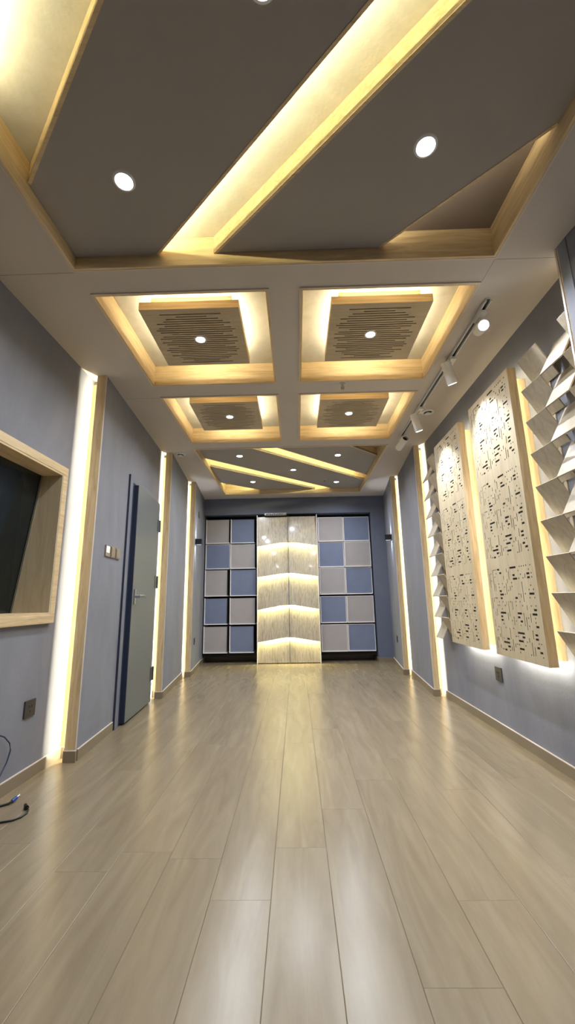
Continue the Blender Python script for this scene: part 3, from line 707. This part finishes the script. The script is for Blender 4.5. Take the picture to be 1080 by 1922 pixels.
# ------------------------------------------------------------ track and spotlights
tk = thing('light_track', 'thin ceiling track along the right side carrying the spotlights', 'track', (1.19, 3.1, ZC))
mb = MB(); mb.box(1.172, 1.178, 2.15, 4.30, ZC-.02, ZC-.0005); mb.box(1.202, 1.208, 2.15, 4.30, ZC-.02, ZC-.0005); mb.box(1.178, 1.202, 2.15, 4.30, ZC-.006, ZC-.0005)
mb.build('rail', WHITE, tk)
MB().box(1.179, 1.201, 2.15, 4.30, ZC-.0065, ZC-.006).build('rail_groove', BROWN, tk)
def spotlight(y, top, bot, label, on, power, aim, cone=110, lens=WHITE):
    top, bot = Vector(top), Vector(bot); d = (bot-top).normalized(); r = .036
    t = thing('track_spotlight', label, 'spotlight', (1.19, y, ZC), 'white cylinder spotlights on the ceiling track')
    MB().box(1.168, 1.212, y-.05, y+.05, ZC-.045, ZC-.021).build('track_adapter', WHITE, t, .003)
    st = Vector((1.19, y, ZC-.045)); sd = top+d*.03
    MB().tube(st, sd, .007, 12).build('stem', WHITE, t)
    L_ = (bot-top).length
    lb = MB().lathe(top, [(.0001, 0), (r-.004, 0), (r, .004), (r, L_-.003), (r-.003, L_), (r-.006, L_), (r-.008, L_-.02), (.0001, L_-.021)], d, 40).build('lamp_body', WHITE, t, smooth=True)
    MB().lathe(top, [(.0001, L_-.019), (r-.009, L_-.019)], d, 32).build('lens', LAMPM if on else BLACK, lb)
    if on: spot('lamp_light', bot+d*.004, aim, power, COOL, cone, .8, .018)
spotlight(2.27, (1.215, 2.36, 2.685), (1.175, 2.215, 2.615), 'track spotlight glaring at the camera, nearest on the ceiling track', True, P_SPOT*.7, (-.05, -.65, -1), 115)
spotlight(2.76, (1.137, 2.74, 2.70), (1.19, 2.785, 2.545), 'white cylinder spotlight pointing down, second from the camera on the track', True, P_SPOT, (.10, -.10, -1), 92)
spotlight(3.56, (1.125, 3.55, 2.675), (1.175, 3.58, 2.515), 'white cylinder spotlight in front of the round ceiling vent, third on the track', True, P_SPOT, (.10, -.05, -1), 92)
spotlight(4.24, (1.156, 4.27, 2.61), (1.193, 4.10, 2.66), 'white cylinder spotlight turned level with its dark lens showing, last on the track', False, 0, (0, 0, -1))

def smoke(x, y, label):
    t = thing('ceiling_vent', label, 'ceiling vent', (x, y, ZC), 'round white vents on the flat ceiling border')
    MB().lathe((x, y, ZC), [(.062, -.0003), (.060, -.008), (.048, -.014), (.038, -.010), (.037, -.004)], n=40).build('outer_ring', WHITE, t, smooth=True)
    MB().lathe((x, y, ZC), [(.037, -.003), (.0001, -.003)], n=40).build('dark_gap', BLACK, t)
    MB().lathe((x, y, ZC), [(.010, -.003), (.010, -.016), (.028, -.018), (.028, -.022), (.0001, -.024)], n=40).build('centre_cap', WHITE, t, smooth=True)
smoke(-1.375, 4.66, 'small round white vent on the ceiling border at left, above the far light posts')
smoke(1.303, 3.67, 'small round white vent on the ceiling border at right, beside the spotlight track')
def sprinkler(x, y, z, label):
    t = thing('sprinkler', label, 'sprinkler', (x, y, z), 'ceiling sprinkler heads')
    MB().lathe((x, y, z), [(.026, -.0003), (.024, -.006), (.012, -.008), (.009, -.02), (.0001, -.02)], n=24).build('escutcheon', STEEL, t, smooth=True)
    m_ = MB(); m_.sweep([(x-.008,y,z-.018),(x-.013,y,z-.03),(x-.004,y,z-.045)], .0022, 6); m_.sweep([(x+.008,y,z-.018),(x+.013,y,z-.03),(x+.004,y,z-.045)], .0022, 6); m_.tube((x,y,z-.018),(x,y,z-.045), .003, 8)
    m_.build('head_frame', COPPER, t)
    MB().tube((x,y,z-.045),(x,y,z-.047), .015, 20).build('deflector', COPPER, t)
sprinkler(.418, 3.10, ZC, 'small metal sprinkler head on the ceiling beam between the right hand boxes')
sprinkler(.469, 6.055, ZP, 'tiny sprinkler head in the far ceiling tray next to a lamp')

# ------------------------------------------------------------ cables at the left edge
c = thing('network_cable', 'black cable end with a blue plug lying on the floor at left', 'cable', (-1.5, 2.33, 0))
MB().sweep([(-1.575,2.18,.006),(-1.55,2.25,.006),(-1.52,2.295,.006),(-1.495,2.315,.007),(-1.485,2.33,.012)], .006).build('cord', CABLEB, c, smooth=True)
MB().tube((-1.486,2.328,.012),(-1.478,2.352,.020), .009, 14, .008).add([], []).build('plug_sleeve', PLUGB, c, smooth=True)
MB().tube((-1.478,2.352,.020),(-1.474,2.366,.025), .0065, 14).build('plug_tip', STEEL, c, smooth=True)
c = thing('power_cable', 'black cable with a small dark plug curling on the floor at left', 'cable', (-1.40, 2.2, 0))
MB().sweep([(-1.50,2.075,.005),(-1.45,2.115,.005),(-1.405,2.14,.005),(-1.365,2.155,.005),(-1.343,2.185,.005),(-1.338,2.22,.006),(-1.35,2.25,.008),(-1.37,2.27,.010)], .0045).build('cord', CABLEB, c, smooth=True)
MB().tube((-1.366,2.262,.010),(-1.388,2.288,.012), .011, 14, .009).build('plug', CABLEB, c, smooth=True)
c = thing('wall_cable', 'thin dark blue cable looping down the left wall to the floor', 'cable', (-1.58, 2.35, 0))
MB().sweep([(-1.57,2.10,.36),(-1.572,2.20,.355),(-1.575,2.28,.34),(-1.577,2.345,.31),(-1.578,2.395,.265),(-1.577,2.408,.225),(-1.574,2.385,.175),(-1.570,2.34,.13),(-1.56,2.28,.07),(-1.55,2.22,.02),(-1.545,2.17,.006),(-1.55,2.10,.006)], .0035).build('cord', CABLEN, c, smooth=True)

# ------------------------------------------------------------ camera
f, yaw, pit, roll = 764.889872, -.018635695, .212208289, -.0172862789
Fv = Vector((math.sin(yaw)*math.cos(pit), math.cos(yaw)*math.cos(pit), math.sin(pit)))
Rv = Vector((math.cos(yaw), -math.sin(yaw), 0)); Uv = Rv.cross(Fv)
R2_ = Rv*math.cos(roll)+Uv*math.sin(roll); U2_ = -Rv*math.sin(roll)+Uv*math.cos(roll)
cd = bpy.data.cameras.new('camera'); cam = bpy.data.objects.new('camera', cd); COL.objects.link(cam)
M = Matrix((R2_, U2_, -Fv)).transposed().to_4x4(); M.translation = (0, 0, 1.0); cam.matrix_world = M
cd.sensor_fit = 'VERTICAL'; cd.sensor_height = 36; cd.lens = f/1922*36; cd.clip_start = .02
sc.camera = cam

w_ = bpy.data.worlds.new('world'); sc.world = w_; w_.use_nodes = True
w_.node_tree.nodes['Background'].inputs[0].default_value = (.02, .02, .02, 1); w_.node_tree.nodes['Background'].inputs[1].default_value = 1
sc.view_settings.view_transform = 'Standard'; sc.view_settings.look = 'None'; sc.view_settings.gamma = 1; sc.view_settings.use_curve_mapping = False
sc.view_settings.exposure = 0.45
sc.cycles.use_denoising = True
sc.cycles.max_bounces = 8; sc.cycles.diffuse_bounces = 5; sc.cycles.glossy_bounces = 4
sc.cycles.sample_clamp_indirect = 6
